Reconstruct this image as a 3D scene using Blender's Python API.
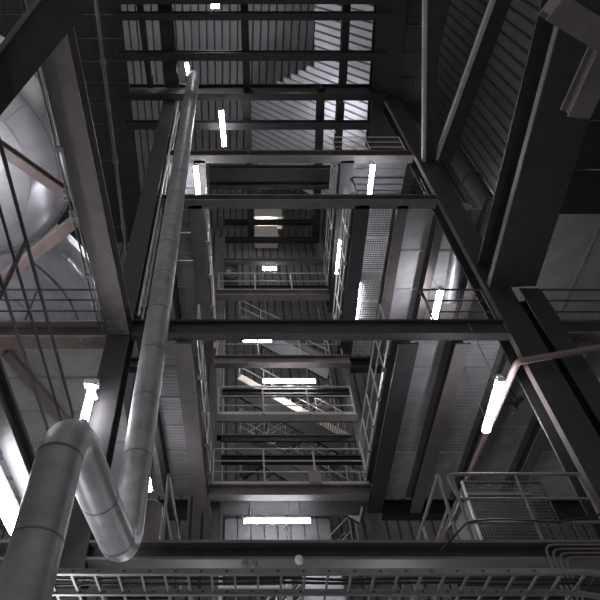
import bpy, math, random
from mathutils import Vector, Matrix
random.seed(7)
sc = bpy.context.scene
C = sc.collection
for o in list(bpy.data.objects):
    bpy.data.objects.remove(o)

# ------------------------------------------------------------------ camera
CZ = 1.6                       # eye height; heights below are given above the eye and raised by CZ
TH = math.radians(51.0)        # looking steeply up
F = 600.0
PX, PY = 232.0, 300.0
cam_d = bpy.data.cameras.new('camera')
cam = bpy.data.objects.new('camera', cam_d)
C.objects.link(cam)
cam.location = (0, 0, CZ)
cam.rotation_euler = (math.pi / 2 + TH, 0, 0)
cam_d.sensor_width = 36
cam_d.lens = 36.0
cam_d.shift_x = (300 - PX) / 600
cam_d.clip_end = 200
sc.camera = cam
# ------------------------------------------------------------------ light and exposure
w = bpy.data.worlds.new('world')
sc.world = w
w.use_nodes = True
w.node_tree.nodes['Background'].inputs[0].default_value = (1.0, 0.985, 0.975, 1)
w.node_tree.nodes['Background'].inputs[1].default_value = 0.30
sc.view_settings.view_transform = 'Standard'
sc.view_settings.look = 'None'
sc.view_settings.gamma = 1
sc.view_settings.use_curve_mapping = False
sc.view_settings.exposure = 0.3
TUBE = 60.0                    # radiance of the fluorescent tubes

# ------------------------------------------------------------------ survey helpers (photo pixel -> point on a known plane)
ct, st = math.cos(TH), math.sin(TH)
def _dir(px, py):
    x = (px - PX) / F
    u = (PY - py) / F
    return Vector((x, ct - u * st, st + u * ct))
def atY(px, py, Y):
    d = _dir(px, py); return d * (Y / d.y)
def atZ(px, py, Z):
    d = _dir(px, py); return d * (Z / d.z)

# ------------------------------------------------------------------ materials
MATS = {}
def mat(name, col, rough=0.55, metal=0.0, var=0.25, scale=3.0, bump=0.0, bscale=60.0, stretch=(1, 1, 1), emit=0.0, spec=0.4):
    m = bpy.data.materials.new(name)
    m.use_nodes = True
    nt = m.node_tree
    b = nt.nodes['Principled BSDF']
    b.inputs['Roughness'].default_value = rough
    b.inputs['Metallic'].default_value = metal
    b.inputs['Specular IOR Level'].default_value = spec
    if emit > 0:
        b.inputs['Base Color'].default_value = (*col, 1)
        b.inputs['Emission Color'].default_value = (*col, 1)
        b.inputs['Emission Strength'].default_value = emit
    else:
        tc = nt.nodes.new('ShaderNodeTexCoord')
        mp = nt.nodes.new('ShaderNodeMapping')
        mp.inputs['Scale'].default_value = stretch
        nt.links.new(tc.outputs['Object'], mp.inputs[0])
        n = nt.nodes.new('ShaderNodeTexNoise')
        n.inputs['Scale'].default_value = scale
        n.inputs['Detail'].default_value = 6
        n.inputs['Roughness'].default_value = 0.65
        nt.links.new(mp.outputs[0], n.inputs['Vector'])
        r = nt.nodes.new('ShaderNodeValToRGB')
        r.color_ramp.elements[0].position = 0.3
        r.color_ramp.elements[1].position = 0.7
        r.color_ramp.elements[0].color = (*[c * (1 - var) for c in col], 1)
        r.color_ramp.elements[1].color = (*[min(1, c * (1 + var)) for c in col], 1)
        nt.links.new(n.outputs['Fac'], r.inputs[0])
        nt.links.new(r.outputs[0], b.inputs['Base Color'])
        if bump > 0:
            n2 = nt.nodes.new('ShaderNodeTexNoise')
            n2.inputs['Scale'].default_value = bscale
            nt.links.new(mp.outputs[0], n2.inputs['Vector'])
            bp = nt.nodes.new('ShaderNodeBump')
            bp.inputs['Strength'].default_value = bump
            bp.inputs['Distance'].default_value = 0.02
            nt.links.new(n2.outputs['Fac'], bp.inputs['Height'])
            nt.links.new(bp.outputs[0], b.inputs['Normal'])
    MATS[name] = m
    return m
mat('steel_paint', (0.130, 0.117, 0.113), 0.5, 0, 0.22, 2.5, 0.08, 40)
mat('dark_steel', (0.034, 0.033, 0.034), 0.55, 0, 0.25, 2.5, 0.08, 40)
mat('black_steel', (0.022, 0.021, 0.022), 0.6, 0, 0.2, 2.5)
mat('brown_paint', (0.21, 0.165, 0.152), 0.5, 0, 0.2, 2.5, 0.05, 40)
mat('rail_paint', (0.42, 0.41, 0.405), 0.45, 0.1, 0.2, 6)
mat('rail_grey', (0.17, 0.17, 0.165), 0.5, 0.2, 0.2, 6)
mat('rail_seam', (0.11, 0.11, 0.115), 0.5, 0.2, 0.2, 6)
mat('dull_brown', (0.10, 0.088, 0.084), 0.85, 0, 0.2, 4, spec=0.1)
mat('dark_rail', (0.06, 0.058, 0.06), 0.5, 0.1, 0.2, 6)
mat('galvanised', (0.30, 0.305, 0.31), 0.42, 0.55, 0.25, 9, 0.03, 30)
mat('cladding', (0.72, 0.72, 0.76), 0.27, 0.72, 0.14, 1.6, 0.04, 14)
mat('pipe_jacket', (0.24, 0.245, 0.25), 0.46, 0.3, 0.25, 3.0, 0.05, 18)
mat('seam_dark', (0.05, 0.05, 0.055), 0.6, 0.2, 0.2, 6)
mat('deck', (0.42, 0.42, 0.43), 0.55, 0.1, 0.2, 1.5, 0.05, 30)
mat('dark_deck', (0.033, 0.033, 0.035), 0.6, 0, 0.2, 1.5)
mat('grating', (0.17, 0.17, 0.18), 0.5, 0.3, 0.2, 8)
mat('rib_sheet', (0.42, 0.42, 0.45), 0.5, 0.15, 0.12, 1.0)
mat('grey_sheet', (0.20, 0.20, 0.208), 0.5, 0.15, 0.25, 0.8)
mat('wall_sheet', (0.12, 0.12, 0.126), 0.5, 0.1, 0.2, 0.8)
mat('grey_plate', (0.11, 0.11, 0.115), 0.55, 0.1, 0.2, 1.5)
mat('rear_sheet', (0.15, 0.15, 0.155), 0.6, 0, 0.25, 1.2)
mat('cream', (0.62, 0.56, 0.46), 0.5, 0, 0.08, 3)
mat('white_paint', (0.62, 0.62, 0.62), 0.4, 0, 0.08, 5)
mat('pale_panel', (0.50, 0.50, 0.54), 0.5, 0, 0.08, 2)
mat('housing', (0.50, 0.50, 0.50), 0.45, 0.1, 0.1, 8)
mat('red_paint', (0.55, 0.10, 0.06), 0.5, 0, 0.1, 4)
mat('rubber', (0.015, 0.015, 0.015), 0.5, 0, 0.1, 10)
mat('concrete', (0.45, 0.44, 0.43), 0.85, 0, 0.2, 0.9, 0.15, 20)
mat('tube', (0.96, 0.935, 1.0), emit=TUBE)

# ------------------------------------------------------------------ mesh builder
class MB:
    def __init__(s): s.v = []; s.f = []; s.smooth = False
    def add(s, vs, fs):
        n = len(s.v); s.v += [Vector(q) for q in vs]; s.f += [tuple(i + n for i in q) for q in fs]; return s
    def box(s, x0, x1, y0, y1, z0, z1):
        return s.add([(x0,y0,z0),(x1,y0,z0),(x1,y1,z0),(x0,y1,z0),(x0,y0,z1),(x1,y0,z1),(x1,y1,z1),(x0,y1,z1)],
                     [(0,3,2,1),(4,5,6,7),(0,1,5,4),(1,2,6,5),(2,3,7,6),(3,0,4,7)])
    def bar(s, p0, p1, a, b, up=(0, 0, 1), oa=0.0, ob=0.0):
        """rectangular bar p0-p1: a wide (sideways), b tall (along up), offset oa / ob from the line"""
        p0 = Vector(p0); p1 = Vector(p1); d = (p1 - p0).normalized(); up = Vector(up)
        sd = d.cross(up)
        if sd.length < 1e-5: sd = d.cross(Vector((0, 1, 0)))
        sd.normalize(); u = sd.cross(d).normalized()
        vs = []
        for p in (p0, p1):
            for i, j in ((-1,-1),(1,-1),(1,1),(-1,1)):
                vs.append(p + sd * (oa + i * a / 2) + u * (ob + j * b / 2))
        return s.add(vs, [(0,3,2,1),(4,5,6,7),(0,1,5,4),(1,2,6,5),(2,3,7,6),(3,0,4,7)])
    def tube(s, p0, p1, r, n=8, r1=None):
        return s.sweep([p0, p1], r, n, r1=r1)
    def sweep(s, pts, r, n=8, caps=True, r1=None):
        pts = [Vector(p) for p in pts]
        if r1 is None: r1 = r
        m = len(pts); rings = []
        t = (pts[1] - pts[0]).normalized()
        a = t.cross(Vector((0, 0, 1)))
        if a.length < 1e-4: a = t.cross(Vector((0, 1, 0)))
        a.normalize()
        base = len(s.v)
        for i in range(m):
            if i == 0: t = pts[1] - pts[0]
            elif i == m - 1: t = pts[-1] - pts[-2]
            else: t = (pts[i+1] - pts[i]).normalized() + (pts[i] - pts[i-1]).normalized()
            t.normalize()
            a = (a - t * a.dot(t)).normalized(); b = t.cross(a)
            rr = r + (r1 - r) * i / (m - 1)
            for k in range(n):
                an = 2 * math.pi * k / n
                s.v.append(pts[i] + (a * math.cos(an) + b * math.sin(an)) * rr)
        for i in range(m - 1):
            for k in range(n):
                k2 = (k + 1) % n
                s.f.append((base+i*n+k, base+i*n+k2, base+(i+1)*n+k2, base+(i+1)*n+k))
        if caps:
            s.f.append(tuple(base + k for k in range(n))[::-1])
            s.f.append(tuple(base + (m-1)*n + k for k in range(n)))
        s.smooth = True
        return s
def fillet(pts, r, n=6):
    pts = [Vector(p) for p in pts]; out = [pts[0]]
    for i in range(1, len(pts) - 1):
        a = (pts[i-1] - pts[i]); b = (pts[i+1] - pts[i])
        L = min(r, a.length * .49, b.length * .49)
        a = pts[i] + a.normalized() * L; b = pts[i] + b.normalized() * L
        for k in range(n + 1):
            t = k / n
            out.append(a * (1-t)**2 + pts[i] * 2*t*(1-t) + b * t*t)
    out.append(pts[-1]); return out

UP = Vector((0, 0, CZ))
def mk(name, mb, m, parent=None, org=(0, 0, 0), smooth=None):
    """one mesh object from the builder; coordinates are above-eye and get raised to the world"""
    me = bpy.data.meshes.new(name)
    og = Vector(org)
    me.from_pydata([tuple(q - og) for q in mb.v], [], mb.f)
    me.materials.append(MATS[m])
    if smooth if smooth is not None else mb.smooth:
        me.shade_smooth()
        try: me.set_sharp_from_angle(angle=math.radians(40))
        except Exception: pass
    o = bpy.data.objects.new(name, me); C.objects.link(o)
    if parent is not None: o.parent = parent
    else: o.location = og + UP
    return o
class T:
    """a thing: an Empty at its base that parents its parts"""
    def __init__(s, name, label, cat, org=(0, 0, 0), group=None, kind=None):
        s.o = bpy.data.objects.new(name, None); C.objects.link(s.o)
        s.o.empty_display_size = 0.1
        s.org = Vector(org); s.o.location = s.org + UP
        s.o['label'] = label; s.o['category'] = cat
        if group: s.o['group'] = group
        if kind: s.o['kind'] = kind
    def part(s, name, mb, m, parent=None, label=None, smooth=None):
        o = mk(name, mb, m, parent or s.o, s.org, smooth)
        if label: o['label'] = label
        return o

# ------------------------------------------------------------------ builders
def ibeam(label, p0, p1, b=0.36, h=0.4, m='steel_paint', up=(0, 0, 1), tw=0.03, tf=0.04, stiff=0, name='steel_beam', mw=None, group='structural steel beams', bolts=()):
    """rolled I-section; p0-p1 is the centre line of the underside of the lower flange"""
    p0 = Vector(p0); p1 = Vector(p1)
    t = T(name, label, 'column' if 'column' in name else ('brace' if 'brace' in name else 'beam'), p0, group)
    t.part('flange', MB().bar(p0, p1, b, tf, up, 0, tf / 2), m)
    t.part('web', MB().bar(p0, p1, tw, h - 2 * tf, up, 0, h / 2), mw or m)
    t.part('flange', MB().bar(p0, p1, b, tf, up, 0, h - tf / 2), m)
    for k in range(stiff):
        q = p0.lerp(p1, (k + 1) / (stiff + 1)); d = (p1 - p0).normalized() * 0.012
        t.part('stiffener', MB().bar(q - d, q + d, b * .92, h - 2 * tf, up, 0, h / 2), m)
    d = (p1 - p0).normalized(); upv = Vector(up); sd = d.cross(upv).normalized()
    for k in bolts:                      # splice plate with bolts under the lower flange
        q = p0.lerp(p1, k)
        pl = t.part('splice_plate', MB().bar(q - d * .16, q + d * .16, b * .9, .016, up, 0, -.008), m)
        for i in (-1, 1):
            for j in (-1, 1):
                c = q + d * (.09 * i) + sd * (b * .28 * j)
                t.part('bolt', MB().tube(c - upv * .016, c - upv * .045, .022, 6), 'galvanised', pl)
    return t

def railing(label, p0, p1, n, h=1.1, m='rail_paint', rails=(1.0, 0.55), r=0.022, toe=True, bend=False, rp=None, group='guard railings'):
    """tubular guard railing along p0-p1 (floor level line)"""
    p0 = Vector(p0); p1 = Vector(p1); Z = Vector((0, 0, 1))
    t = T('guard_railing', label, 'railing', p0, group)
    for k in range(n):
        q = p0.lerp(p1, k / (n - 1))
        po = t.part('post', MB().tube(q, q + Z * h * (0.97 if not bend else 0.97), rp or r, 8), m)
        t.part('foot_plate', MB().bar(q, q + Z * .015, .12, .12, (0, 1, 0)), m, po)
    for i, f in enumerate(rails):
        if i == 0 and bend:
            d = (p1 - p0).normalized()
            t.part('top_rail', MB().sweep(fillet([p0 + Z * h * rails[1], p0 - d * .08 + Z * h * .98, p0 + d * .12 + Z * h, p1 + Z * h], .12, 5), r, 8), m)
        else:
            t.part('top_rail' if i == 0 else 'mid_rail', MB().tube(p0 + Z * h * f, p1 + Z * h * f, r if i == 0 else r * .8, 8), m)
    if toe:
        t.part('toe_board', MB().bar(p0, p1, .012, .12, (0, 0, 1), 0, .06), m)
    return t

def lamp(label, p0, p1, wdt=0.16, down=(0, 0, -1), group='fluorescent lamps', hanger=0.0, at=(.15, .85)):
    """fluorescent batten: sheet housing, luminous tube cover under it, two end caps"""
    p0 = Vector(p0); p1 = Vector(p1); dn = Vector(down).normalized(); d = (p1 - p0).normalized()
    t = T('fluorescent_lamp', label, 'lamp', p0, group)
    t.part('housing', MB().bar(p0, p1, wdt * .62, .05, -dn, 0, .045), 'housing')
    t.part('tube_holder', MB().bar(p0 + d * .02, p1 - d * .02, wdt * .3, .03, -dn, 0, .01), 'housing')
    mb = MB()                                            # luminous tube cover, flattened round
    sd = d.cross(dn).normalized(); n = 12; vs = []
    for p in (p0 + d * .03, p1 - d * .03):
        for k in range(n):
            a = 2 * math.pi * k / n
            vs.append(p + dn * wdt * .3 + sd * math.cos(a) * wdt / 2 + dn * math.sin(a) * wdt * .3)
    fs = [(k, (k + 1) % n, n + (k + 1) % n, n + k) for k in range(n)] + [tuple(range(n))[::-1], tuple(range(n, 2 * n))]
    mb.add(vs, fs)
    mb.smooth = True
    t.part('tube', mb, 'tube')
    for p, s in ((p0, 1), (p1, -1)):
        t.part('end_cap', MB().bar(p, p + d * s * .03, wdt * .9, wdt * .62, -dn, 0, -wdt * .29), 'housing')
    if hanger > 0:
        for f in at:
            q = p0.lerp(p1, f)
            t.part('hanger', MB().tube(q - dn * .07, q - dn * (.07 + hanger), .01, 6), 'galvanised')
    return t

def deck(label, x0, x1, y0, y1, z, nx, ny, m='deck', mbar='grating', pitch=0.11, solid=True, skew=0.0):
    """floor made of panels: plate with bearing bars below it (or an open grating)"""
    t = T('floor', label, 'floor', (x0, y0, z), None, 'structure')
    W = (x1 - x0) / nx; L = (y1 - y0) / ny
    mb = MB(); g = .012
    a = MB()
    if solid: a.box(g, W - g, g, L - g, .03, .05)
    fr = .02
    for (u0, u1, v0, v1) in ((g, g+fr, g, L-g), (W-g-fr, W-g, g, L-g), (g, W-g, g, g+fr), (g, W-g, L-g-fr, L-g)):
        a.box(u0, u1, v0, v1, .008, .03)
    k = pitch
    while k < W - .03:
        a.box(k - .006, k + .006, g, L - g, .016 if solid else 0, .03); k += pitch
    k = pitch
    while k < L - .03:
        a.box(g, W - g, k - .005, k + .005, .018 if solid else .004, .03); k += pitch
    me = bpy.data.meshes.new('panel')
    me.from_pydata([tuple(q) for q in a.v], [], a.f)
    me.materials.append(MATS[m])
    for i in range(nx):
        for j in range(ny):
            o = bpy.data.objects.new('panel', me); C.objects.link(o)
            o.parent = t.o; o.location = (i * W, j * L, random.uniform(-.004, .004))
    return t

# ================================================================== THE SETTING
g = mk('floor', MB().box(-14, 14, -8, 20, -CZ - .2, -CZ), 'concrete'); g['kind'] = 'structure'
g['label'] = 'bare grey concrete ground floor of the plant hall'; g['category'] = 'floor'
def ribwall(name, label, org, along, upd, n, pitch, length, m, depth=.06, rw=.84, normal=(0,0,1), base=True):
    """profiled sheet: backing plus n raised ribs, each a part; ribs run along upd, spaced along 'along'"""
    org = Vector(org); along = Vector(along).normalized(); upd = Vector(upd).normalized(); nr = Vector(normal).normalized()
    t = T(name, label, 'wall' if 'wall' in name else 'ceiling', org, None, 'structure')
    e = org + along * n * pitch
    mb = MB(); q = [org, e, e + upd * length, org + upd * length]
    mb.add([p for p in q] + [p - nr * .04 for p in q], [(0,1,2,3),(7,6,5,4),(0,4,5,1),(1,5,6,2),(2,6,7,3),(3,7,4,0)])
    t.part('backing_sheet', mb, 'seam_dark')
    # one rib mesh shared by all
    a = MB(); w0 = pitch * rw; w1 = pitch * (rw - .14)
    vs = []
    for s in (0, length):
        vs += [along * (pitch*.5 - w0/2) + upd * s, along * (pitch*.5 + w0/2) + upd * s,
               along * (pitch*.5 + w1/2) + upd * s + nr * depth, along * (pitch*.5 - w1/2) + upd * s + nr * depth]
    a.add(vs, [(0,1,2,3),(7,6,5,4),(0,4,5,1),(1,5,6,2),(2,6,7,3),(3,7,4,0)])
    me = bpy.data.meshes.new('rib'); me.from_pydata([tuple(v) for v in a.v], [], a.f); me.materials.append(MATS[m])
    for k in range(n):
        o = bpy.data.objects.new('rib', me); C.objects.link(o); o.parent = t.o; o.location = along * (k * pitch)
    return t
ribwall('wall_right', 'dark profiled sheet side wall with vertical ribs, upper right', (9.6, -2, 14.95), (0, 1, 0), (0, 0, 1), 48, .42, 14, 'wall_sheet', .1, normal=(-1, 0, 0))
ribwall('wall_right', 'lower side wall set back behind the right floors', (12.5, -2, -CZ), (0, 1, 0), (0, 0, 1), 34, .6, 16.3, 'wall_sheet', .1, normal=(-1, 0, 0))
ribwall('wall_back', 'dim grey sheet wall behind the stair tower', (-12, 18.2, -CZ), (1, 0, 0), (0, 0, 1), 66, .38, 32, 'rear_sheet', .04, normal=(0, -1, 0))

# roof deck, ribs running away from the camera
ribwall('ceiling', 'grey profiled roof deck high above the open steel grid', (-12, -2, 29.0), (1, 0, 0), (0, 1, 0), 70, .35, 20.5, 'grey_sheet', .12, rw=.92, normal=(0, 0, -1))
# steep pale profiled sheet under the roof, ribs falling to the right
dS = Vector((.6, 0, -.8)); nS = Vector((-.8, 0, -.6))
qS = atZ(252, 100, 28.0)
def proj(p):
    d = p.y * ct + p.z * st; return PX + F * p.x / d, PY - F * (-p.y * st + p.z * ct) / d
t = T('wall_slope', 'steep pale profiled sheet catching lamp light below the roof', 'wall', (qS.x, 4.6, 28.0), None, 'structure')
for k in range(32):
    y0 = 4.6 + k * .28
    st0 = 0.0
    while st0 < 7:                                   # the sheet's upper edge steps in toward the front
        p = Vector((qS.x, y0, 28.0)) + dS * st0
        u, v = proj(p)
        if u > (316 if v < 60 else (252 if v > 93 else 252 + (93 - v) * 64 / 33)): break
        st0 += .05
    o0 = Vector((qS.x, y0, 28.0)) + dS * st0; o1 = Vector((qS.x, y0, 28.0)) + dS * 8.0
    Yv = Vector((0, 1, 0))
    q = [o0, o1, o1 + Yv * .28, o0 + Yv * .28]
    t.part('backing_sheet', MB().add(q + [p - nS * .03 for p in q], [(0,1,2,3),(7,6,5,4),(0,4,5,1),(1,5,6,2),(2,6,7,3),(3,7,4,0)]), 'seam_dark')
    q = [o0 + Yv * .025, o1 + Yv * .025, o1 + Yv * .255, o0 + Yv * .255]; h = [o0 + Yv * .04 + nS * .07, o1 + Yv * .04 + nS * .07, o1 + Yv * .24 + nS * .07, o0 + Yv * .24 + nS * .07]
    t.part('rib', MB().add(q + h, [(3,2,1,0),(4,5,6,7),(0,1,5,4),(1,2,6,5),(2,3,7,6),(3,0,4,7)]), 'rib_sheet')

# ================================================================== STEEL FRAME
YF = 8.0
Z1, Z2, Z3, Z4, Z5 = 4.18, 8.75, 14.2, 16.92, 21.25      # undersides of the floor beams
XL0, XL1 = -2.47, -2.02                                  # left column
XR0, XR1 = 5.53, 6.07                                    # right column
def column(label, x0, x1, z0, z1, y=YF, dep=.5, m='dark_steel', **k):
    xc = (x0 + x1) / 2
    return ibeam(label, (xc, y + dep, z0), (xc, y + dep, z1), x1 - x0, dep, m, up=(0, -1, 0), tf=.04, tw=.03, name='steel_column', group='steel columns', **k)
column('tall dark steel column rising along the left, behind the long pipe', XL0, XL1, -CZ, Z5 + 1.1)
column('tall dark steel column crossing the right half, up to the roof grid', XR0, XR1, -CZ, Z5 + 1.1).part('lit_edge_paint', MB().box(XR0 - .012, XR0, YF, YF + .14, -CZ, Z5 + 1.1), 'dull_brown')  # brown strip: light along the flange edge put into the colour
column('shorter dark steel column just right of the tall right column', 6.24, 6.66, -CZ, 10.28, dep=.4)
yb = YF + .18
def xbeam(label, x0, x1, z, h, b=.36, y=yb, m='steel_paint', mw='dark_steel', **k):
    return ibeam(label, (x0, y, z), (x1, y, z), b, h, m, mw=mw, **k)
cR, cL = XR0 - .005, XL1 + .005
# level 1
xbeam('lowest wide steel cross beam above the cable ladder', cL, cR, Z1, .29, .38)
xbeam('lowest cross beam continuing right of the tall column', 6.67, 12.3, Z1, .29, .38)
xbeam('lowest cross beam continuing left behind the fat pipe', -11, XL0 - .005, Z1, .29, .38)
# level 2
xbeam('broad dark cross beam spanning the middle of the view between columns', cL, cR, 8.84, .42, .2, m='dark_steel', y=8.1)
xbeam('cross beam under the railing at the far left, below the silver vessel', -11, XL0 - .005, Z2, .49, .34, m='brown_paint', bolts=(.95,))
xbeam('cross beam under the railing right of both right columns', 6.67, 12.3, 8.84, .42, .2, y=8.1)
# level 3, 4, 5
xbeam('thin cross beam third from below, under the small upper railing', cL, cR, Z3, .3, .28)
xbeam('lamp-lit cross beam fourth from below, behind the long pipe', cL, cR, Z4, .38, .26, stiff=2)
xbeam('thick black cross beam at the bottom of the roof grid', -4.0, cR, Z5, 1.0, .25, m='black_steel', mw='black_steel', y=YF - .13)
# roof grid cross beams
for y_px, lab, bb in ((57, 'middle', .27), (17, 'upper', .22), (1, 'topmost', .2)):
    q = atZ(230, y_px, Z5 + .1)
    ibeam('black roof grid cross beam, %s of the three at the top' % lab, (-3.95, q.y, Z5 + .1), (5.3, q.y, Z5 + .1), bb, .3, 'black_steel')
q = atZ(230, 126.5, Z5)
ibeam('black roof grid cross beam just below the thick black one', (-3.95, q.y, Z5), (5.3, q.y, Z5), .26, .3, 'black_steel')

for y_px, lab, bb in ((176, 'nearer', .55), (188, 'farther', .2)):
    q = atZ(230, y_px, Z5)
    ibeam('dark roof grid cross beam deep in the shaft, %s of the pair' % lab, (-.9, q.y, Z5 + .05), (3.9, q.y, Z5 + .05), bb, .36, 'dark_steel')
# girders running overhead from the columns toward the viewer
def pz(px, py, z): return atZ(px, py, z)
a = pz(117, 331, Z2); b = pz(56.5, 60, Z2)
dL = (a - b).normalized()
nearL = b - dL * 3.0
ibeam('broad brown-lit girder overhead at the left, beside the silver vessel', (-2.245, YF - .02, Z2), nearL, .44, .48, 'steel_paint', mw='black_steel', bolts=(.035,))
ZE = 10.3
a = pz(496, 297, ZE); b = pz(572.5, 22, ZE)
dE = (Vector((a.x, a.y, 0)) - Vector((b.x, b.y, 0))).normalized()
e1 = Vector((6.1, YF - .02, ZE)); e0 = e1 - dE * 7.5
ibeam('huge dark box-like girder overhead at the right', e1, e0, .98, .9, 'dark_steel', tf=.06, tw=.05).part('lit_edge_paint', MB().bar(e1, e0, .02, .15, (0, 0, 1), .50, .085), 'steel_paint')  # lighter strip paints the lit band along the lower left flange
node = Vector((5.7, YF - .05, 16.4))
for lab, p, q, b in (('slim roof girder with a pale edge running straight up the picture', pz(430, 161, 16.4), pz(432.5, -12, 16.4), .36),
                  ('slanting girder with a pale edge, right of the upright slim one', pz(443.5, 161, 16.4), pz(508, -14, 16.4), .46)):
    t = ibeam(lab, p, q, b, .3, 'dark_steel')
    t.part('lit_edge_paint', MB().bar(p, q, .03, .16, (0, 0, 1), b / 2 + .016, .09), 'rail_paint')  # pale strips here and below paint lamp light on the girder's left edge
    t.part('lit_edge_paint', MB().bar(p, q, .07, .02, (0, 0, 1), b / 2 - .02, -.011), 'rail_paint')

# girder grid at roof level (depth direction)
def ybeam(label, px0, py0, px1, py1, z, b, h, m='black_steel', **k):
    p, q = pz(px0, py0, z), pz(px1, py1, z)
    return ibeam(label, p, q, b, h, m, **k)
ybeam('thin black roof grid girder, leftmost in the lit panels', 136, -20, 150.5, 88, Z5 + .45, .2, .3)
ybeam('thick black roof grid girder in line with the left column', 162, -20, 172, 88, Z5 + .45, .46, .4)
ybeam('black roof grid girder running down the centre', 243.5, -20, 251.5, 243, Z5 + .45, .26, .35)
ybeam('black roof grid girder right of centre, above the thick beam', 348.5, -20, 343, 88, Z5 + .45, .25, .35)
ybeam('black roof grid girder right of centre, below the thick beam', 321.5, 88, 316, 243, Z5 + .45, .28, .35)
ybeam('short black roof grid girder beside the upper railing', 341, 103, 338, 152, Z5 + .45, .28, .35)
ybeam('wide black roof girder in line with the right column', 394, -20, 380.5, 152, Z5 + .2, .95, .6)

# ---- floor framing around the shaft, levels 2, 3 and 4
SH0, SH1, YB = -.80, 3.36, 13.45          # shaft opening in plan
SK = .035                                 # the frame lines are not quite square to the cross beams
YE = 14.3
def depthbeam(label, x, z, b, h, y0=8.22, y1=YE, m='steel_paint', **k):
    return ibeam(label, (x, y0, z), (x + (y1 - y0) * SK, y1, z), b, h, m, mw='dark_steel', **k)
for z, h, lv in ((Z2, .5, 'second'), (Z3, .45, 'third'), (Z4, .4, 'fourth')):
    depthbeam('brown-grey floor beam on the left edge of the shaft, %s level' % lv, -1.0, z, .36, h)
    depthbeam('dark floor beam on the right edge of the shaft, %s level' % lv, 3.53, z, .40, h, m='dark_steel')
    if lv != 'fourth':
        depthbeam('floor beam with pale underside right of the shaft, %s level' % lv, 4.62, z, .30, h)
        depthbeam('narrow dark floor beam left of the shaft, %s level' % lv, -1.85, z + .1, .14, h - .1, m='dark_steel')
        depthbeam('floor beam on the right column line, %s level' % lv, 5.78, z + .05, .24, h - .05, y0=8.55)
        depthbeam('outermost floor beam near the right wall, %s level' % lv, 7.1, z + .05, .28, h - .05)
    if lv != 'third': ibeam('rear cross beam closing the shaft, %s level' % lv, (SH0 + .2, YB + .15, z), (SH1 + .2, YB + .15, z), .26, .33, 'steel_paint')
    for xa, xb, sd in ((-10.5, -1.2, 'left'), (4.0, 12.2, 'right')):
        ibeam('dark rear cross beam %s of the shaft, %s level' % (sd, lv), (xa, YE + .22, z), (xb, YE + .22, z), .3, .45, 'dark_steel')
# decks
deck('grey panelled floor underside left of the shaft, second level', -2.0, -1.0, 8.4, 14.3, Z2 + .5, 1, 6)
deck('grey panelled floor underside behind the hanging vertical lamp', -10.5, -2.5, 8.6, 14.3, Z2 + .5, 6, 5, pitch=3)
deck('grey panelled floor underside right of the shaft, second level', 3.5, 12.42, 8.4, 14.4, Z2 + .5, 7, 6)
deck('lamp-lit grating floor left of the shaft, third level', -2.0, -1.0, 8.4, 14.3, Z3 + .46, 1, 6)
deck('lamp-lit open grating floor right of the shaft, third level', 3.55, 4.75, 8.4, 14.3, Z3 + .46, 1, 5, pitch=.075, solid=False)
deck('grey floor underside beside the right column, third level', 4.78, 12.42, 8.6, 14.3, Z3 + .46, 4, 4, pitch=3)
deck('floor underside above the upper right lamp, fourth level', 3.5, 5.5, 8.4, 14.3, Z4 + .4, 2, 10, 'grey_plate', pitch=.3)
deck('floor underside left of the shaft, fourth level', -2.0, -.9, 8.4, 14.3, Z4 + .4, 1, 6, pitch=.2)
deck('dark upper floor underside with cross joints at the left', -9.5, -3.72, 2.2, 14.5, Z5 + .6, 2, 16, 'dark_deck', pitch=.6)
deck('added dark upper floor underside between the slanting girder and roof grid', 5.45, 7.4, 2.2, 14.5, Z5 + .85, 1, 14, 'dark_deck', pitch=.6)  # dark sheet added so the roof ribs here read as shaded
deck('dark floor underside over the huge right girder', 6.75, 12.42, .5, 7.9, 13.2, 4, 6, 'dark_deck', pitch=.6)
deck('plain grey plate ceiling in the top left corner', -6.4, -1.6, -.5, 2.4, 11.9, 3, 1, 'deck', pitch=5)
deck('dim grating walkway behind the shaft, second level', SH0 + .2, SH1 + .3, YB + .3, 15.0, Z2 + .33, 4, 1, 'grey_plate', pitch=.1)

# near left gallery: edge beam and railing
ibeam('dark gallery edge beam at the lower left, behind the fat pipe', (-2.55, .5, Z1), (-2.47, 7.7, Z1), .2, .3, 'dark_steel')
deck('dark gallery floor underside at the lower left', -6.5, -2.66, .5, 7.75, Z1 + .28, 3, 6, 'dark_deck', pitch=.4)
railing('dark three-bar gallery railing slanting through the left edge', (-2.42, .8, Z1 + .32), (-2.36, 6.9, Z1 + .32), 3, 1.35, 'dark_rail', (1.0, .67, .33), .024, False, rp=.03)

# plan bracing under the vessel
nd = pz(72, 205, 8.95)
ibeam('brown brace under the silver vessel, sloping down to the girder', pz(-40, 122, 8.95), pz(66, 196, 8.95), .17, .15, 'brown_paint', name='steel_brace', group='plan braces')
ibeam('brown brace under the silver vessel, sloping up to the girder', pz(-40, 314, 8.95), pz(77, 221, 8.95), .19, .15, 'brown_paint', name='steel_brace', group='plan braces')
p, q = pz(-60, 160, 6.6), pz(115, -62, 6.6)
ibeam('big dark diagonal beam across the top left corner', p, q, .40, .36, 'dark_steel').part('lit_edge_paint', MB().bar(p, q, .05, .05, (0, 0, 1), .20, -.012), 'rail_grey')  # lighter strip paints the lit part of the flange
ibeam('brown diagonal brace under the floor at the lower left', pz(5, 354, 9.08), pz(80, 440, 9.08), .2, .15, 'brown_paint', name='steel_brace', group='plan braces')

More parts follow.
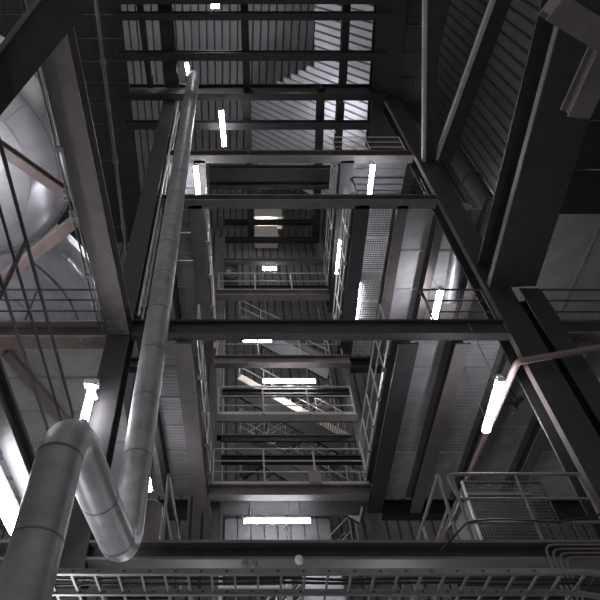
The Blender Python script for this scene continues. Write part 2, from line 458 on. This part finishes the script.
for u, v, lab in ((70, 194, 'upper'), (77, 216, 'lower')):
    p = pz(u, v, 8.93)
    t = T('gusset_plate', 'pale bolted gusset plate joining the %s vessel brace to the girder' % lab, 'plate', p, 'gusset plates')
    g_ = t.part('plate', MB().box(p.x - .12, p.x + .1, p.y - .12, p.y + .12, p.z - .03, p.z - .01), 'galvanised')
    for i in (-1, 1):
        for j in (-1, 1): t.part('bolt', MB().tube((p.x - .02 + i * .06, p.y + j * .06, p.z - .03), (p.x - .02 + i * .06, p.y + j * .06, p.z - .055), .018, 6), 'dark_rail', g_)
# ================================================================== VESSEL
vc = Vector((-5.33, 4.99, 0)); zr = 10.4
t = T('storage_vessel', 'large round silver-clad vessel with dished bottom at the left', 'vessel', (vc.x, vc.y, zr))
def revolve_patch(prof, a0, a1, n):
    mb = MB(); vs = []; m = len(prof)
    for k in range(n + 1):
        a = a0 + (a1 - a0) * k / n
        for r, z in prof: vs.append((vc.x + math.cos(a) * r, vc.y + math.sin(a) * r, z))
    fs = [(k*m+i, (k+1)*m+i, (k+1)*m+i+1, k*m+i+1) for k in range(n) for i in range(m - 1)]
    mb.add(vs, fs); mb.smooth = True
    return mb
def body(prof): return revolve_patch(prof, 0, 2 * math.pi, 64)
in_ = .03
full = [(0.02, zr-.62), (.9, zr-.55), (1.5, zr-.43), (2.0, zr-.24), (2.2, zr-.1), (2.31, zr+.08), (2.33, zr+.3), (2.33, zr+.75), (.05, zr+.9)]
t.part('shell', body([(max(.01, r-.02), z+in_) for r, z in full]), 'pipe_jacket')
def panels(prof, n, off, nm='cladding_panel', mt='cladding'):
    gap = .005 / prof[-1][0]
    for k in range(n):
        a0 = 2*math.pi*(k+off)/n + gap; a1 = 2*math.pi*(k+1+off)/n - gap
        t.part(nm, revolve_patch(prof, a0, a1, 6), mt)
panels([(.05, zr-.62), (.45, zr-.60), (.88, zr-.555)], 8, .2)
panels([(.89, zr-.553), (1.2, zr-.50), (1.5, zr-.43), (1.62, zr-.395)], 14, .1)
panels([(1.63, zr-.391), (1.85, zr-.305), (2.0, zr-.24), (2.09, zr-.18)], 18, .4)
panels([(2.098, zr-.173), (2.2, zr-.1), (2.27, zr-.01), (2.31, zr+.08), (2.33, zr+.3)], 12, .3, 'knuckle_panel')
panels([(2.33, zr+.325), (2.33, zr+.75)], 12, .1, 'side_panel')
# second vessel behind, over the railing
vc = Vector((-7.5, 11.2, 0)); zr = 13.0
t = T('storage_vessel', 'second silver-clad vessel bottom behind the railing and brown brace', 'vessel', (vc.x, vc.y, zr))
t.part('shell', body([(.02, zr-1.07), (2.0, zr-.62), (3.3, zr-.27), (3.8, zr-.07), (3.97, zr+.25), (3.97, zr+.6), (.05, zr+.7)]), 'pipe_jacket')
panels([(.05, zr-1.1), (1.1, zr-.87)], 8, .1)
panels([(1.13, zr-.862), (2.1, zr-.62)], 14, .3)
panels([(2.13, zr-.612), (2.95, zr-.40)], 20, .1)
panels([(2.98, zr-.42), (3.2, zr-.36)], 20, .6, 'band')
panels([(3.23, zr-.33), (3.6, zr-.21), (3.8, zr-.1), (3.93, zr+.06), (4.0, zr+.3)], 20, .1, 'knuckle_panel')
panels([(4.0, zr+.33), (4.0, zr+.6)], 20, .4, 'side_panel')
# conduit along the girder
t = T('conduit_pipe', 'thin conduit with clamps along the edge of the left girder', 'conduit', (-2.5, 7.9, Z2))
pa = pz(104.5, 330, Z2 - .035); pb = pz(43.5, 66, Z2 - .035)
pa.x -= .02; pb.x -= .02
t.part('tube', MB().tube(pa, pb - dL * 2, .018, 8), 'rail_grey')
t.part('tube', MB().tube(pa + Vector((-.07, 0, .0)), pb - dL * 2 + Vector((-.07, 0, .0)), .016, 8), 'dark_rail')
for f in (.08, .26, .50, .75):
    q = pa.lerp(pb, f)
    t.part('clamp', MB().bar(q - dL * .04 + Vector((-.035,0,0)), q + dL * .04 + Vector((-.035,0,0)), .13, .05), 'rail_grey')
t = T('conduit_pipe', 'long thin pipe with couplings hung under the dark left floor', 'conduit', (-2.52, 8.2, 12))
pa = Vector((-2.55, 8.3, 12)); pb = Vector((-2.49, 1.8, 12))
t.part('tube', MB().tube(pa, pb, .036, 10), 'rail_grey')
for f in (.12, .38, .7):
    q = pa.lerp(pb, f)
    t.part('coupling', MB().tube(q + Vector((0, -.06, 0)), q + Vector((0, .06, 0)), .056, 10), 'rail_grey')
    t.part('hanger', MB().tube(q, q + Vector((-.4, 0, 0)), .014, 6), 'dark_rail')

# ================================================================== BIG INSULATED PIPE
D = .45; hP = 3.96
A = Vector((-1.67, 4.85, -1.55)); B = Vector((-1.67, 4.85, hP)); Cc = Vector((-1.41, 7.46, hP)); Dd = Vector((-1.41, 7.46, 22.2))
t = T('insulated_pipe', 'fat grey jacketed pipe bending up front and climbing to the roof', 'pipe', A)
R = D / 2
def arc(p, c, q, n=10):
    # quarter bend from p to q with corner c
    u = (p - c); v = (q - c); o = c + u + v
    return [o - v * math.cos(k / n * math.pi / 2) - u * math.sin(k / n * math.pi / 2) for k in range(n + 1)]
br = .40
h1 = (Cc - B).normalized()
b0 = B - Vector((0, 0, br)); b1 = B + h1 * br; c0 = Cc - h1 * br; c1 = Cc + Vector((0, 0, br))
def sect(p, q, n):
    d = (q - p).normalized()
    for k in range(n):
        u = p.lerp(q, k / n); v = p.lerp(q, (k + 1) / n)
        s = t.part('jacket_section', MB().sweep([u, v], R, 28), 'pipe_jacket')
        t.part('lap_band', MB().sweep([v - d * .014, v + d * .006], R + .004, 28), 'rail_seam', s)
sect(A, b0, 6)
t.part('elbow', MB().sweep(arc(b0, B, b1), R + .001, 28), 'pipe_jacket')
sect(b1, c0, 2)
t.part('elbow', MB().sweep(arc(c0, Cc, c1), R + .001, 28), 'pipe_jacket')
sect(c1, Dd, 16)
t.part('seam', MB().bar(b1 + Vector((.14, 0, .2)), c0 + Vector((.14, 0, .2)), .02, .02), 'galvanised')
t.part('end_cap', MB().sweep([Dd, Dd + Vector((0, 0, .05))], R * .8, 24), 'galvanised')

# ================================================================== LADDER on the left column
t = T('wall_ladder', 'narrow steel ladder running up the left column', 'ladder', (-1.9, 8.0, Z2 + .5))
for y in (7.92, 8.30):
    t.part('side_rail', MB().tube((-1.9, y, Z2 + .52), (-1.9, y, Z5 - .3), .025, 8), 'rail_paint')
z = Z2 + .8
while z < Z5 - .4:
    t.part('rung', MB().tube((-1.9, 7.92, z), (-1.9, 8.30, z), .014, 6), 'rail_paint'); z += .3

# ================================================================== RAILINGS
f2, f3, f1, f4 = Z2 + .49, Z3 + .3, Z1 + .29, Z4 + .38
railing('dark railing on the cross beam in front of the silver duct', (-10.5, YF + .1, f2), (-2.7, YF + .1, f2), 6, 1.12, 'dark_rail', (1.0, .68, .35), .022, False)
railing('railing beside the right column at mid height, behind a lamp', (4.15, YF + .1, f2), (5.45, YF + .1, f2), 2, 1.12, 'dark_rail', (1.0, .66, .33), .022, False, bend=True)
railing('dark railing on the cross beam at the far right edge', (6.75, YF + .1, f2), (12.2, YF + .1, f2), 3, 1.12, 'dark_rail', (1.0, .66, .33), .024, False)
railing('pale railing along the left side of the shaft, second level', (SH0 + .06, 8.5, f2), (SH0 + .06 + 4.8 * SK, 13.3, f2), 5)
railing('pale railing along the right side of the shaft, second level', (SH1 - .06, 8.5, f2), (SH1 - .06 + 4.8 * SK, 13.3, f2), 6)
railing('lower stair landing railing, just above the lowest central lamp', (SH0 + .3, YB + .1, Z2 + .33), (SH1 + .2, YB + .1, Z2 + .33), 4, 1.15, 'rail_paint', (1, .66, .36), .024)
railing('pale railing along the left side of the shaft, third level', (SH0 + .06, 8.5, f3 + .1), (SH0 + .06 + 4.8 * SK, 13.3, f3 + .1), 5)
railing('pale railing along the right side of the shaft, third level', (SH1 - .06, 8.5, f3 + .1), (SH1 - .06 + 4.8 * SK, 13.3, f3 + .1), 6)
railing('pale railing closing the back of the shaft, third level', (SH0 + .3, YB + .1, 13.79), (SH1 + .2, YB + .1, 13.79), 4, 1.15)
railing('small upper railing on the third cross beam beside the lamp', (3.45, YF + .12, f3), (5.4, YF + .12, f3), 2, 1.1, 'dark_rail', (1, .66, .33), .02, False, bend=True)
railing('small topmost railing on the lamp-lit fourth cross beam', (3.2, YF + .12, f4), (5.4, YF + .12, f4), 3, 1.1, 'rail_paint', (1, .66, .33), .018, False, bend=True)
railing('pale railing closing the back of the shaft, fourth level', (SH0 + .3, YB + .1, Z4 + .33), (SH1 + .2, YB + .1, Z4 + .33), 4, 1.1)
railing('pale railing along the right side of the shaft, fourth level', (SH1 - .06, 8.5, f4), (SH1 - .06 + 4.8 * SK, 13.3, f4), 5)
railing('railing in front of the wire mesh panel at the lower right', (3.45, YF + .08, f1), (5.45, YF + .08, f1), 3, 1.15, 'rail_grey', (1.0, .62, .28), .028, False, bend=True)
railing('railing right of the tall column at the lower right corner', (6.75, YF + .08, f1), (12.2, YF + .08, f1), 3, 1.15, 'dark_rail', (1.0, .62, .28), .028, False)
railing('grey tube railing running back along the lower right of the shaft', (3.25, YF + .1, f1), (3.4, 12.5, f1), 4, 1.15, 'rail_grey', (1.0, .5), .03, False)
railing('railing running back at the lower left, beside the long pipe', (-1.0, YF + .1, f1), (-.85, 12.5, f1), 4, 1.15, 'rail_grey', (1.0, .5), .026, False)

# ================================================================== STAIR TOWER
def landing(label, z, x0, x1, y0=YB, y1=16.4):
    t = T('stair_landing', label, 'landing', (x0, y0, z), 'stair landings')
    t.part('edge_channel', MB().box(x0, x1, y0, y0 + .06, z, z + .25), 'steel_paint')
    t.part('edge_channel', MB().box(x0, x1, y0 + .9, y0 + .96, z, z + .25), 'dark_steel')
    n = int((x1 - x0) / .9)
    for k in range(n):
        a = x0 + (x1 - x0) * k / n; b = x0 + (x1 - x0) * (k + 1) / n
        mb = MB(); q = a + .05
        mb.box(a + .01, b - .01, y0 + .07, y0 + .09, z + .19, z + .23); mb.box(a + .01, b - .01, y0 + .87, y0 + .89, z + .19, z + .23)
        while q < b - .02:
            mb.box(q - .006, q + .006, y0 + .07, y0 + .89, z + .19, z + .23); q += .07
        t.part('grating_panel', mb, 'grating')
    return t
Zm = 11.12
landing('upper stair landing edge under its railing, in mid shaft', Zm, SH0 + .35, SH1 + .25)
railing('upper stair landing railing, just below the bright central lamp', (SH0 + .4, YB + .03, Zm + .25), (SH1 + .2, YB + .03, Zm + .25), 4, 1.1, 'rail_paint', (1, .66, .33), .024)
def stair(label, x0, z0, x1, z1, y, wdt=.85, n=11, m='steel_paint', rail=True):
    """flight between two levels, climbing from (x1,z1) up to (x0,z0)"""
    p0 = Vector((x0, y, z0)); p1 = Vector((x1, y, z1)); Y = Vector((0, wdt, 0))
    t = T('stair_flight', label, 'stairs', p1, 'stair flights')
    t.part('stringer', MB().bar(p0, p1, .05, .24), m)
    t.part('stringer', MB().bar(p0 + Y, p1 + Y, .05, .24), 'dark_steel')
    for k in range(n):
        q = p0.lerp(p1, (k + .5) / n)
        t.part('tread', MB().box(q.x - .12, q.x + .12, y + .03, y + wdt - .03, q.z - .02, q.z + .02), 'grating')
    t.part('soffit', MB().bar(p0 + Y / 2, p1 + Y / 2, wdt - .08, .012, (0, 0, 1), 0, -.09), 'deck')
    if rail:
        for o in (Vector((0, 0, 0)), Y):
            for hh in (.95, .5):
                t.part('handrail', MB().tube(p0 + o + Vector((0, 0, hh)), p1 + o + Vector((0, 0, hh)), .02, 6), 'rail_paint')
            for k in range(5):
                q = p0.lerp(p1, k / 4) + o
                t.part('baluster', MB().tube(q + Vector((0, 0, .1)), q + Vector((0, 0, .95)), .016, 6), 'rail_paint')
    return t
stair('cream-edged stair flight descending right beneath the bright central lamp', .25, 13.85, 3.45, 11.4, 14.5, m='cream')
stair('lower stair flight descending right between the two landings', .25, 11.55, 3.6, 9.15, 14.5)
stair('rear stair flight behind the upper landing, descending left', 3.4, 13.7, .3, 11.4, 15.7)
stair('rear stair flight behind the lower landing, descending left', 3.4, 11.4, .3, 9.2, 15.7)
stair('stair flight high in the shaft above the broad cross beam', .3, 17.1, 3.4, 14.7, 14.6)
stair('lowest stair flight seen under the second level walkway', 3.3, 8.4, .4, 5.6, 15.45)
ibeam('grey cross beam above the bright central lamp', (-.55, 13.52, 13.42), (3.75, 13.52, 13.42), .24, .36, 'steel_paint')
# stair tower posts and dark cross members
for x, y, lab in ((-.42, 14.35, 'left front'), (3.75, 14.35, 'right front'), (-.42, 16.7, 'left rear'), (3.75, 16.7, 'right rear')):
    ibeam('slim stair tower post at the %s corner' % lab, (x, y + .2, -CZ), (x, y + .2, 22), .2, .2, 'steel_paint', up=(0, -1, 0), name='steel_column', group='stair tower posts')
for z, lab in ((9.95, 'between the two landing railings'), (12.4, 'level with the bright central lamp'), (17.6, 'behind the small far lamp'), (19.35, 'pale, above the small far lamp'), (20.9, 'second from the top of the deep shaft'), (22.3, 'topmost in the deep shaft')):
    ibeam('stair tower cross member %s' % lab, (-.3, 13.8, z), (3.6, 13.8, z), .18, .22, 'steel_paint' if z == 19.35 else 'black_steel')
# wire wall behind the stairs
t = T('mesh_screen', 'coarse wire mesh screen behind the stair flights', 'screen', (-.3, 16.62, 5))
mb = MB()
for k in range(27): x = -.25 + k * .15; mb.box(x - .008, x + .008, 16.61, 16.63, 4.8, 20)
for k in range(60): z = 4.8 + k * .25; mb.box(-.3, 3.7, 16.605, 16.62, z - .008, z + .008)
o = t.part('wire_mesh', mb, 'steel_paint'); o['kind'] = 'stuff'
t.part('frame_bar', MB().box(-.34, -.3, 16.6, 16.64, 4.8, 20), 'rail_paint'); t.part('frame_bar', MB().box(3.7, 3.74, 16.6, 16.64, 4.8, 20), 'rail_paint')

# ================================================================== LAMPS
HR = lambda a, b: (a, b)
lamp('lowest central lamp, long and horizontal above the lowest cross beam', atY(243, 520, 14.3), atY(311, 520, 14.3), .13, hanger=.52)
lamp('bright horizontal lamp over the upper stair landing', atY(262, 380.5, 13.55), atY(316, 380.5, 13.55), .13, hanger=.56)
lamp('small far horizontal lamp deep in the shaft', atY(262, 268, 13.75), atY(277, 268, 13.75), .15, hanger=.36)
lamp('half hidden horizontal lamp just under the broad cross beam', Vector((.35, 13.66, 14.72)), Vector((1.35, 13.66, 14.72)), .09, hanger=2.14)
def ylamp(label, a, b, z, wdt=.17, **k): return lamp(label, pz(*a, z), pz(*b, z), wdt, **k)
ylamp('large bright lamp right of the shaft beside the curved brown pipe', (500, 377), (485, 430), 7.5, .15, hanger=1.68)
ylamp('bright lamp behind the mid-height railing near the right column', (440.5, 287), (433, 321), 13.7, .18, hanger=.85)
ylamp('upper right lamp behind the two upper cross beams', (373, 163), (366.5, 214), 16.45, .13, hanger=.42)
ylamp('left shaft lamp beside the long pipe, between two cross beams', (195.5, 164), (200.5, 214), 16.45, .13, hanger=.42)
ylamp('upper left lamp seen through the roof grid below the thick beam', (221, 109), (224.5, 146), Z5 - .3, .16, hanger=.25, at=(.54,))
ylamp('tiny lamp just above the top end of the long pipe', (186.5, 62), (189, 76), 23.2, .13, hanger=5.7)
ylamp('lamp at the very top edge of the picture', (214, -14), (215.5, 8), 24.5, .3, hanger=4.4)
ylamp('small lamp high in the roof below the pale sloped sheet', (294, 52), (303, 52), 24.5, .12, hanger=4.4)
ylamp('slim lamp along the railing at the right side of the shaft', (340, 239), (336.5, 274), 16.4, .085, hanger=.5)
ylamp('lamp shining dashed through the open grating on the third level', (359.5, 281), (356, 320), Z3 + .56, .08)
ylamp('big lamp cut off by the left edge behind the fat pipe', (-12, 462), (22, 531), 4.0, .22, hanger=.36)
ylamp('small lamp peeping out beside the long pipe at the lower left', (146, 470), (149, 489), 7.9, .16, hanger=1.3)
# vertical lamp on a bracket from the left column
vt = atY(92.5, 386, 7.75); vb = atY(84.5, 423, 7.75); vb.x = vt.x
t = lamp('upright lamp hanging from a bracket beside the left column', vt, vb, .13, down=(0.35, -1, 0))
t.part('bracket_arm', MB().bar(vt + Vector((-.05, .06, .06)), Vector((XL0 + .1, 7.97, vt.z - .12)), .05, .07), 'rail_paint')
t.part('bracket_plate', MB().box(vt.x - .16, vt.x + .1, 7.70, 7.86, vt.z + .03, vt.z + .12), 'housing')
# lamps of the same kind out of view; several are added to brighten vessel, beams and roof
lamp('added lamp under the second vessel beyond the left edge', (-9.6, 9.2, 9.45), (-8.3, 9.2, 9.45), .2, down=(0, 0, 1))  # unseen lamp added to brighten the second vessel
for x, y, z0, z1, lab in ((-2.25, 7.9, .6, 2.2, 'left front column'), (-.42, 14.24, 2.2, 3.8, 'left stair tower post'), (3.75, 14.24, 2.2, 3.8, 'right stair tower post')):
    lamp('added upright ground level lamp low on the %s' % lab, (x, y, z0), (x, y, z1), .2, down=(0, -1, 0))  # unseen lamps added below the view to light the lower beams
lamp('vessel lamp on the gallery beyond the left edge', (-4.95, 4.3, 8.0), (-4.75, 5.8, 8.0), .2, down=(0, 0, 1))
lamp('side wall lamp behind the right column line', (9.4, 9.5, 18.2), (9.4, 11.0, 18.2), .2, down=(-1, 0, 0))
lamp('added lamp on top of the thick roof grid girder at the left', (-2.3, 6.2, 22.19), (-2.22, 7.5, 22.19), .16, down=(0, 0, 1))  # added behind the girder, out of sight, to brighten the left roof panels
lamp('added lamp beneath the sloped sheet behind the roof grid', pz(320.8, 98, 22.6), pz(319, 140, 22.6), .14, down=(0, 0, 1))  # added lamp hidden above a girder, brightens the sloped sheet

# ================================================================== PIPES, CABLES AND SMALL GEAR
t = T('curved_pipe', 'brown pipe bending round in front of the right column', 'pipe', (5.2, 7.8, 8.45))
t.part('tube', MB().sweep(fillet([(10.5, 7.72, 8.95), (6.86, 7.72, 8.13), (5.4, 7.72, 7.80), (5.18, 7.72, 7.76), (5.18, 13.9, 7.80)], .3, 8), .062, 12), 'brown_paint')
for x in (7.3, 9.2):
    zc_ = 8.13 + (x - 6.86) * .2253
    t.part('clamp', MB().box(x - .03, x + .03, 7.64, 7.8, zc_ - .09, zc_ + .09), 'rail_paint'); t.part('hanger', MB().tube((x, 7.76, zc_), (x, 8.02, 8.84), .014, 6), 'rail_paint')
t = T('cable_ladder', 'perforated cable ladder running across the bottom edge', 'cable tray', (-3, 5.6, 2.8))
zc = 2.8
ya = atZ(300, 572, zc + .028).y; yb2 = atZ(300, 592.5, zc + .028).y
for y in (ya, yb2):
    s = t.part('side_rail', MB().box(-2.6, 3.15, y - .02, y + .02, zc, zc + .055), 'rail_grey')
    s2 = t.part('side_rail', MB().sweep([(3.15, y, zc + .028), (3.4, y, zc + .026), (3.8, y, zc - .03), (4.2, y, zc - .13)], .03, 8), 'rail_grey')
    for k in range(23):
        x = -2.5 + k * .245
        t.part('hole', MB().box(x - .012, x + .012, y - .0215, y - .018, zc + .018, zc + .038), 'rubber', s)
for k in range(27):
    x = -2.45 + k * .225
    t.part('rung', MB().bar((x, ya, zc + .03), (x + .02, yb2 + .25, zc + .03), .022, .022), 'rail_grey')
for k in range(3):
    t = T('power_cable', ('black cable lying along the cable ladder, nearest the front', 'black cable lying along the cable ladder, in the middle', 'black cable lying along the cable ladder, nearest the back')[k], 'cable', (-2.5, ya, zc))
    yy = ya + .1 + k * .1
    t.part('sheath', MB().sweep([(-2.5 + i * .6, yy + random.uniform(-.03, .03), zc + .06) for i in range(11)], .014, 6), 'rubber')
for k in range(4):
    z = 4.36 - k * .06; x = 4.35 + k * .07
    t = T('conduit_pipe', ('topmost of four bent conduits on the lowest cross beam', 'second of four bent conduits on the lowest cross beam', 'third of four bent conduits on the lowest cross beam', 'lowest of four bent conduits on the lowest cross beam')[k], 'conduit', (x, 7.9, z), 'bent conduits')
    t.part('tube', MB().sweep(fillet([(8.5, 7.93, z), (x, 7.93, z), (x, 7.93, 2.9)], .15, 6), .017, 8), 'steel_paint')
t = T('power_cable', 'loose black cable drooping over the railing by the mesh panel', 'cable', atY(440, 552, 7.85))
t.part('sheath', MB().sweep(fillet([atY(440, 552, 7.85), atY(457, 533, 7.9), atY(468, 521, 7.98), atY(500, 519, 7.98), atY(560, 522, 7.98), atY(612, 512, 7.98)], .12, 5), .016, 6), 'rubber')
# wire mesh guard
a0 = atY(463, 483, 8.6); a1 = atY(538, 483, 8.6)
t = T('mesh_guard', 'framed wire mesh guard panel behind the lower right railing', 'guard', (a0.x, 8.6, f1))
x0, x1, z1 = a0.x, a1.x + .03, a0.z
mb = MB()
n = 26
for k in range(1, n): x = x0 + (x1 - x0) * k / n; mb.box(x - .005, x + .005, 8.6, 8.61, f1 + .02, z1)
n = 24
for k in range(1, n): z = f1 + (z1 - f1) * k / n; mb.box(x0, x1, 8.595, 8.605, z - .005, z + .005)
o = t.part('wire_mesh', mb, 'steel_paint'); o['kind'] = 'stuff'
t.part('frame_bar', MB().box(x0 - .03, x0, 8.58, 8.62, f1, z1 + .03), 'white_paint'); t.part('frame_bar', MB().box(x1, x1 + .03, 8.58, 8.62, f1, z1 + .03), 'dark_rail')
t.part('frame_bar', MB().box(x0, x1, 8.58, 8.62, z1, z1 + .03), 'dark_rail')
t = T('machine_cabinet', 'dark machine cabinet behind the wire mesh guard', 'cabinet', (x0 + .1, 8.9, f1))
t.part('body', MB().box(x0 + .1, x1 - .1, 8.9, 9.9, f1, z1 - .05), 'dark_steel'); t.part('lid', MB().box(x0 + .05, x1 - .05, 8.85, 9.95, z1 - .05, z1), 'steel_paint')
# level-1 floor strips the cabinet and railings stand on
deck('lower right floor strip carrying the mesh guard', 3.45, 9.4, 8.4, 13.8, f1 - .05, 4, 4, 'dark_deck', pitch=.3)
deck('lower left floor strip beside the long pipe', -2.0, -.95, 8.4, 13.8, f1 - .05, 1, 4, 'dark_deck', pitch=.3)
# tall narrow cylinder group beside the lower left railing
t = T('gas_cylinder', 'dim upright grey tank behind the lower left railing', 'tank', (-1.35, 9.0, f1))
t.part('shell', MB().tube((-1.35, 9.0, f1), (-1.35, 9.0, f1 + 1.15), .2, 20), 'steel_paint'); t.part('dome', MB().sweep([(-1.35, 9.0, f1 + 1.15), (-1.35, 9.0, f1 + 1.22), (-1.35, 9.0, f1 + 1.26)], .19, 20, r1=.07), 'galvanised')
# pale pipe behind the lamp on the right
t = T('insulated_pipe', 'pale lamp-lit pipe behind the right column at mid height', 'pipe', pz(452, 300, 13.4))
p, q = pz(462, 222, 14.35), pz(450, 300, 14.35)
d = (q - p).normalized()
t.part('jacket_section', MB().tube(p - d * .5, q, .2, 20), 'galvanised')
for f in (.2, .6, .95): c = p.lerp(q, f); t.part('lap_band', MB().tube(c, c + d * .06, .207, 20), 'galvanised')
# things lit at the back of the shaft
t = T('vent_duct', 'cream lit duct deep at the top of the shaft', 'duct', (.8, 16.0, 21))
for x in (.85, 1.3): t.part('hanger', MB().tube((x, 16, 23), (x, 16, 29), .02, 6), 'rail_paint')
for i, (xa, xb, ya_, yb_) in enumerate(((255, 281, 205, 217), (255, 277, 226, 236))):
    p, q = atY(xa, yb_, 15.6), atY(xb, ya_, 15.6)
    s = t.part('duct_section', MB().box(p.x, q.x, 15.6, 16.3, p.z, q.z), 'cream')
    t.part('flange_rim', MB().box(p.x - .04, q.x + .04, 15.56, 15.66, p.z - .05, p.z + .05), 'white_paint', s)
lamp('lamp under the cream duct at the top of the shaft', atY(257, 221.5, 15.75), atY(274, 221.5, 15.75), .12, hanger=.04)
t = T('motor_unit', 'dark drive unit on the left in the deep shaft', 'motor', atY(222, 280, 14.5))
p, q = atY(219, 284, 14.5), atY(238, 263, 14.5)
t.part('body', MB().box(p.x, q.x, 14.55, 15.2, p.z, q.z), 'dark_steel')
cx = (p.x + q.x) / 2; cz = (p.z + q.z) / 2
t.part('fan_cowl', MB().tube((cx, 14.4, cz), (cx, 14.55, cz), .34, 20), 'steel_paint'); t.part('hub', MB().tube((cx, 14.35, cz), (cx, 14.41, cz), .1, 12), 'rail_paint')
t = T('drain_pipe', 'thick dark upright pipe behind the tall right column', 'pipe', atY(478, 200, 9.3))
p = atY(478, 190, 9.3)
for k in range(4): t.part('pipe_length', MB().tube((p.x, 9.3, 14.73 + k * 3), (p.x, 9.3, 17.7 + k * 3), .3, 20), 'dark_steel'); t.part('collar', MB().tube((p.x, 9.3, 17.6 + k * 3), (p.x, 9.3, 17.75 + k * 3), .34, 20), 'dark_steel')
p = atZ(518, 402, 8.3)
t = T('loudspeaker', 'small dark horn loudspeaker right of the large bright lamp', 'speaker', p)
t.part('horn', MB().tube(p, p + Vector((-.16, .05, -.12)), .04, 14, r1=.11), 'black_steel'); t.part('driver', MB().tube(p + Vector((.1, -.03, .08)), p, .05, 12), 'black_steel'); t.part('bracket', MB().tube(p, Vector((5.86, p.y, Z2 + .04)), .02, 8), 'black_steel')
# red valve wheel and red cabinet seen past the left shaft beam
t = T('red_box', 'small red equipment box at the left edge of the shaft', 'box', atY(211, 350, 14.6))
p, q = atY(212, 349, 14.6), atY(222, 342, 14.6)
t.part('body', MB().box(p.x, q.x, 14.6, 14.9, p.z, q.z), 'red_paint'); t.part('cover', MB().box(p.x + .05, q.x - .05, 14.57, 14.6, p.z + .04, q.z - .04), 'white_paint')
t = T('red_box', 'flat pink-red panel at the left edge of the shaft', 'box', atY(194, 372, 14.6))
p, q = atY(193.5, 371.5, 14.7), atY(206.5, 365, 14.7)
t.part('body', MB().box(p.x, q.x, 14.7, 14.8, p.z, q.z), 'brown_paint'); t.part('cover', MB().box(p.x + .02, q.x - .02, 14.68, 14.7, p.z + .02, q.z - .02), 'brown_paint')
t = T('notice_board', 'small tan board fixed to the lower stair landing railing', 'board', atY(309, 484, YB - .02))
p, q = atY(309, 485, YB + .05), atY(320, 473, YB + .05)
t.part('plate', MB().box(p.x, q.x, YB - .05, YB - .03, p.z, q.z), 'brown_paint'); t.part('backing', MB().box(p.x + .02, q.x - .02, YB - .03, YB - .02, p.z + .02, q.z - .02), 'rail_paint')
# below the lowest cross beam: white pipe frame and pale screens at the back
t = T('pipe_frame', 'white pipe frame seen under the lowest cross beam', 'frame', (-.3, 12.6, 3))
for px in (220.5, 288):
    p = atY(px, 588, 12.6); t.part('upright', MB().tube((p.x, 12.6, 3.5), (p.x, 12.6, 6.3), .04, 10), 'white_paint')
p, q = atY(218, 588, 12.55), atY(291, 588, 12.55)
t.part('crossbar', MB().tube(p, q, .045, 10), 'white_paint')
p = atY(287, 540, 13.0)
t = T('white_pole', 'thin white pole below the lowest central lamp', 'pole', (p.x, 13.0, 4.5))
t.part('tube', MB().tube((p.x, 13.0, 4.5), (p.x, 13.0, 7.55), .03, 10), 'white_paint'); t.part('cap', MB().tube((p.x, 13.0, 7.55), (p.x, 13.0, 7.58), .06, 10), 'housing')
t = T('pale_screen', 'pale lit screen panel under the lowest cross beam', 'screen', (1.6, 15.2, 3))
p, q = atY(304, 600, 14.9), atY(342, 574, 14.9)
t.part('sheet', MB().box(p.x, q.x, 14.95, 15.0, p.z - .6, q.z), 'pale_panel'); t.part('frame_bar', MB().box(p.x, p.x + .05, 14.9, 15.02, p.z - .6, q.z), 'rail_paint'); t.part('frame_bar', MB().box(q.x - .05, q.x, 14.9, 15.02, p.z - .6, q.z), 'rail_paint')
t = T('board_partition', 'whitish ribbed wall panel behind the lowest central lamp', 'panel', (-.2, 15.6, 6.5))
p, q = atY(224, 545, 15.4), atY(330, 522, 15.4)
for k in range(8):
    a = p.x + (q.x - p.x) * k / 8; b = p.x + (q.x - p.x) * (k + 1) / 8
    t.part('board', MB().box(a + .015, b - .015, 15.4, 15.44, p.z - .5, q.z + .1), 'rear_sheet')
t.part('crossrail', MB().box(p.x, q.x, 15.44, 15.5, p.z, p.z + .08), 'rail_paint')
# boxes in the upper right corner
for lab, pts, z in (('stub beam with a pale end in the top right corner', ((556, 8), (760, 134)), 8.5), ('short pale-sided bracket beam at the right edge near the top', ((579, 118), (700, -140)), 8.82)):
    ibeam(lab, pz(*pts[0], z), pz(*pts[1], z), .34, .3, 'steel_paint', tw=.2)
# fittings under the lowest beam
for px, lab in ((245, 'left'), (254, 'right')):
    p = atZ(px, 566, Z1)
    t = T('beam_clamp', 'small round clamp under the lowest cross beam, %s of the pair' % lab, 'clamp', p)
    t.part('body', MB().tube(p, p - Vector((0, 0, .08)), .045, 12), 'rail_paint'); t.part('stud', MB().tube(p - Vector((0, 0, .08)), p - Vector((0, 0, .12)), .02, 8), 'galvanised')
p = atY(299, 559, YF - .05)
t = T('round_lamp', 'round pale bulkhead fitting on the lowest cross beam', 'fitting', p)
t.part('base', MB().tube(p + Vector((0, .045, 0)), p, .06, 16), 'housing'); t.part('dome', MB().sweep([p, p - Vector((0, .04, 0))], .055, 16, r1=.03), 'white_paint')
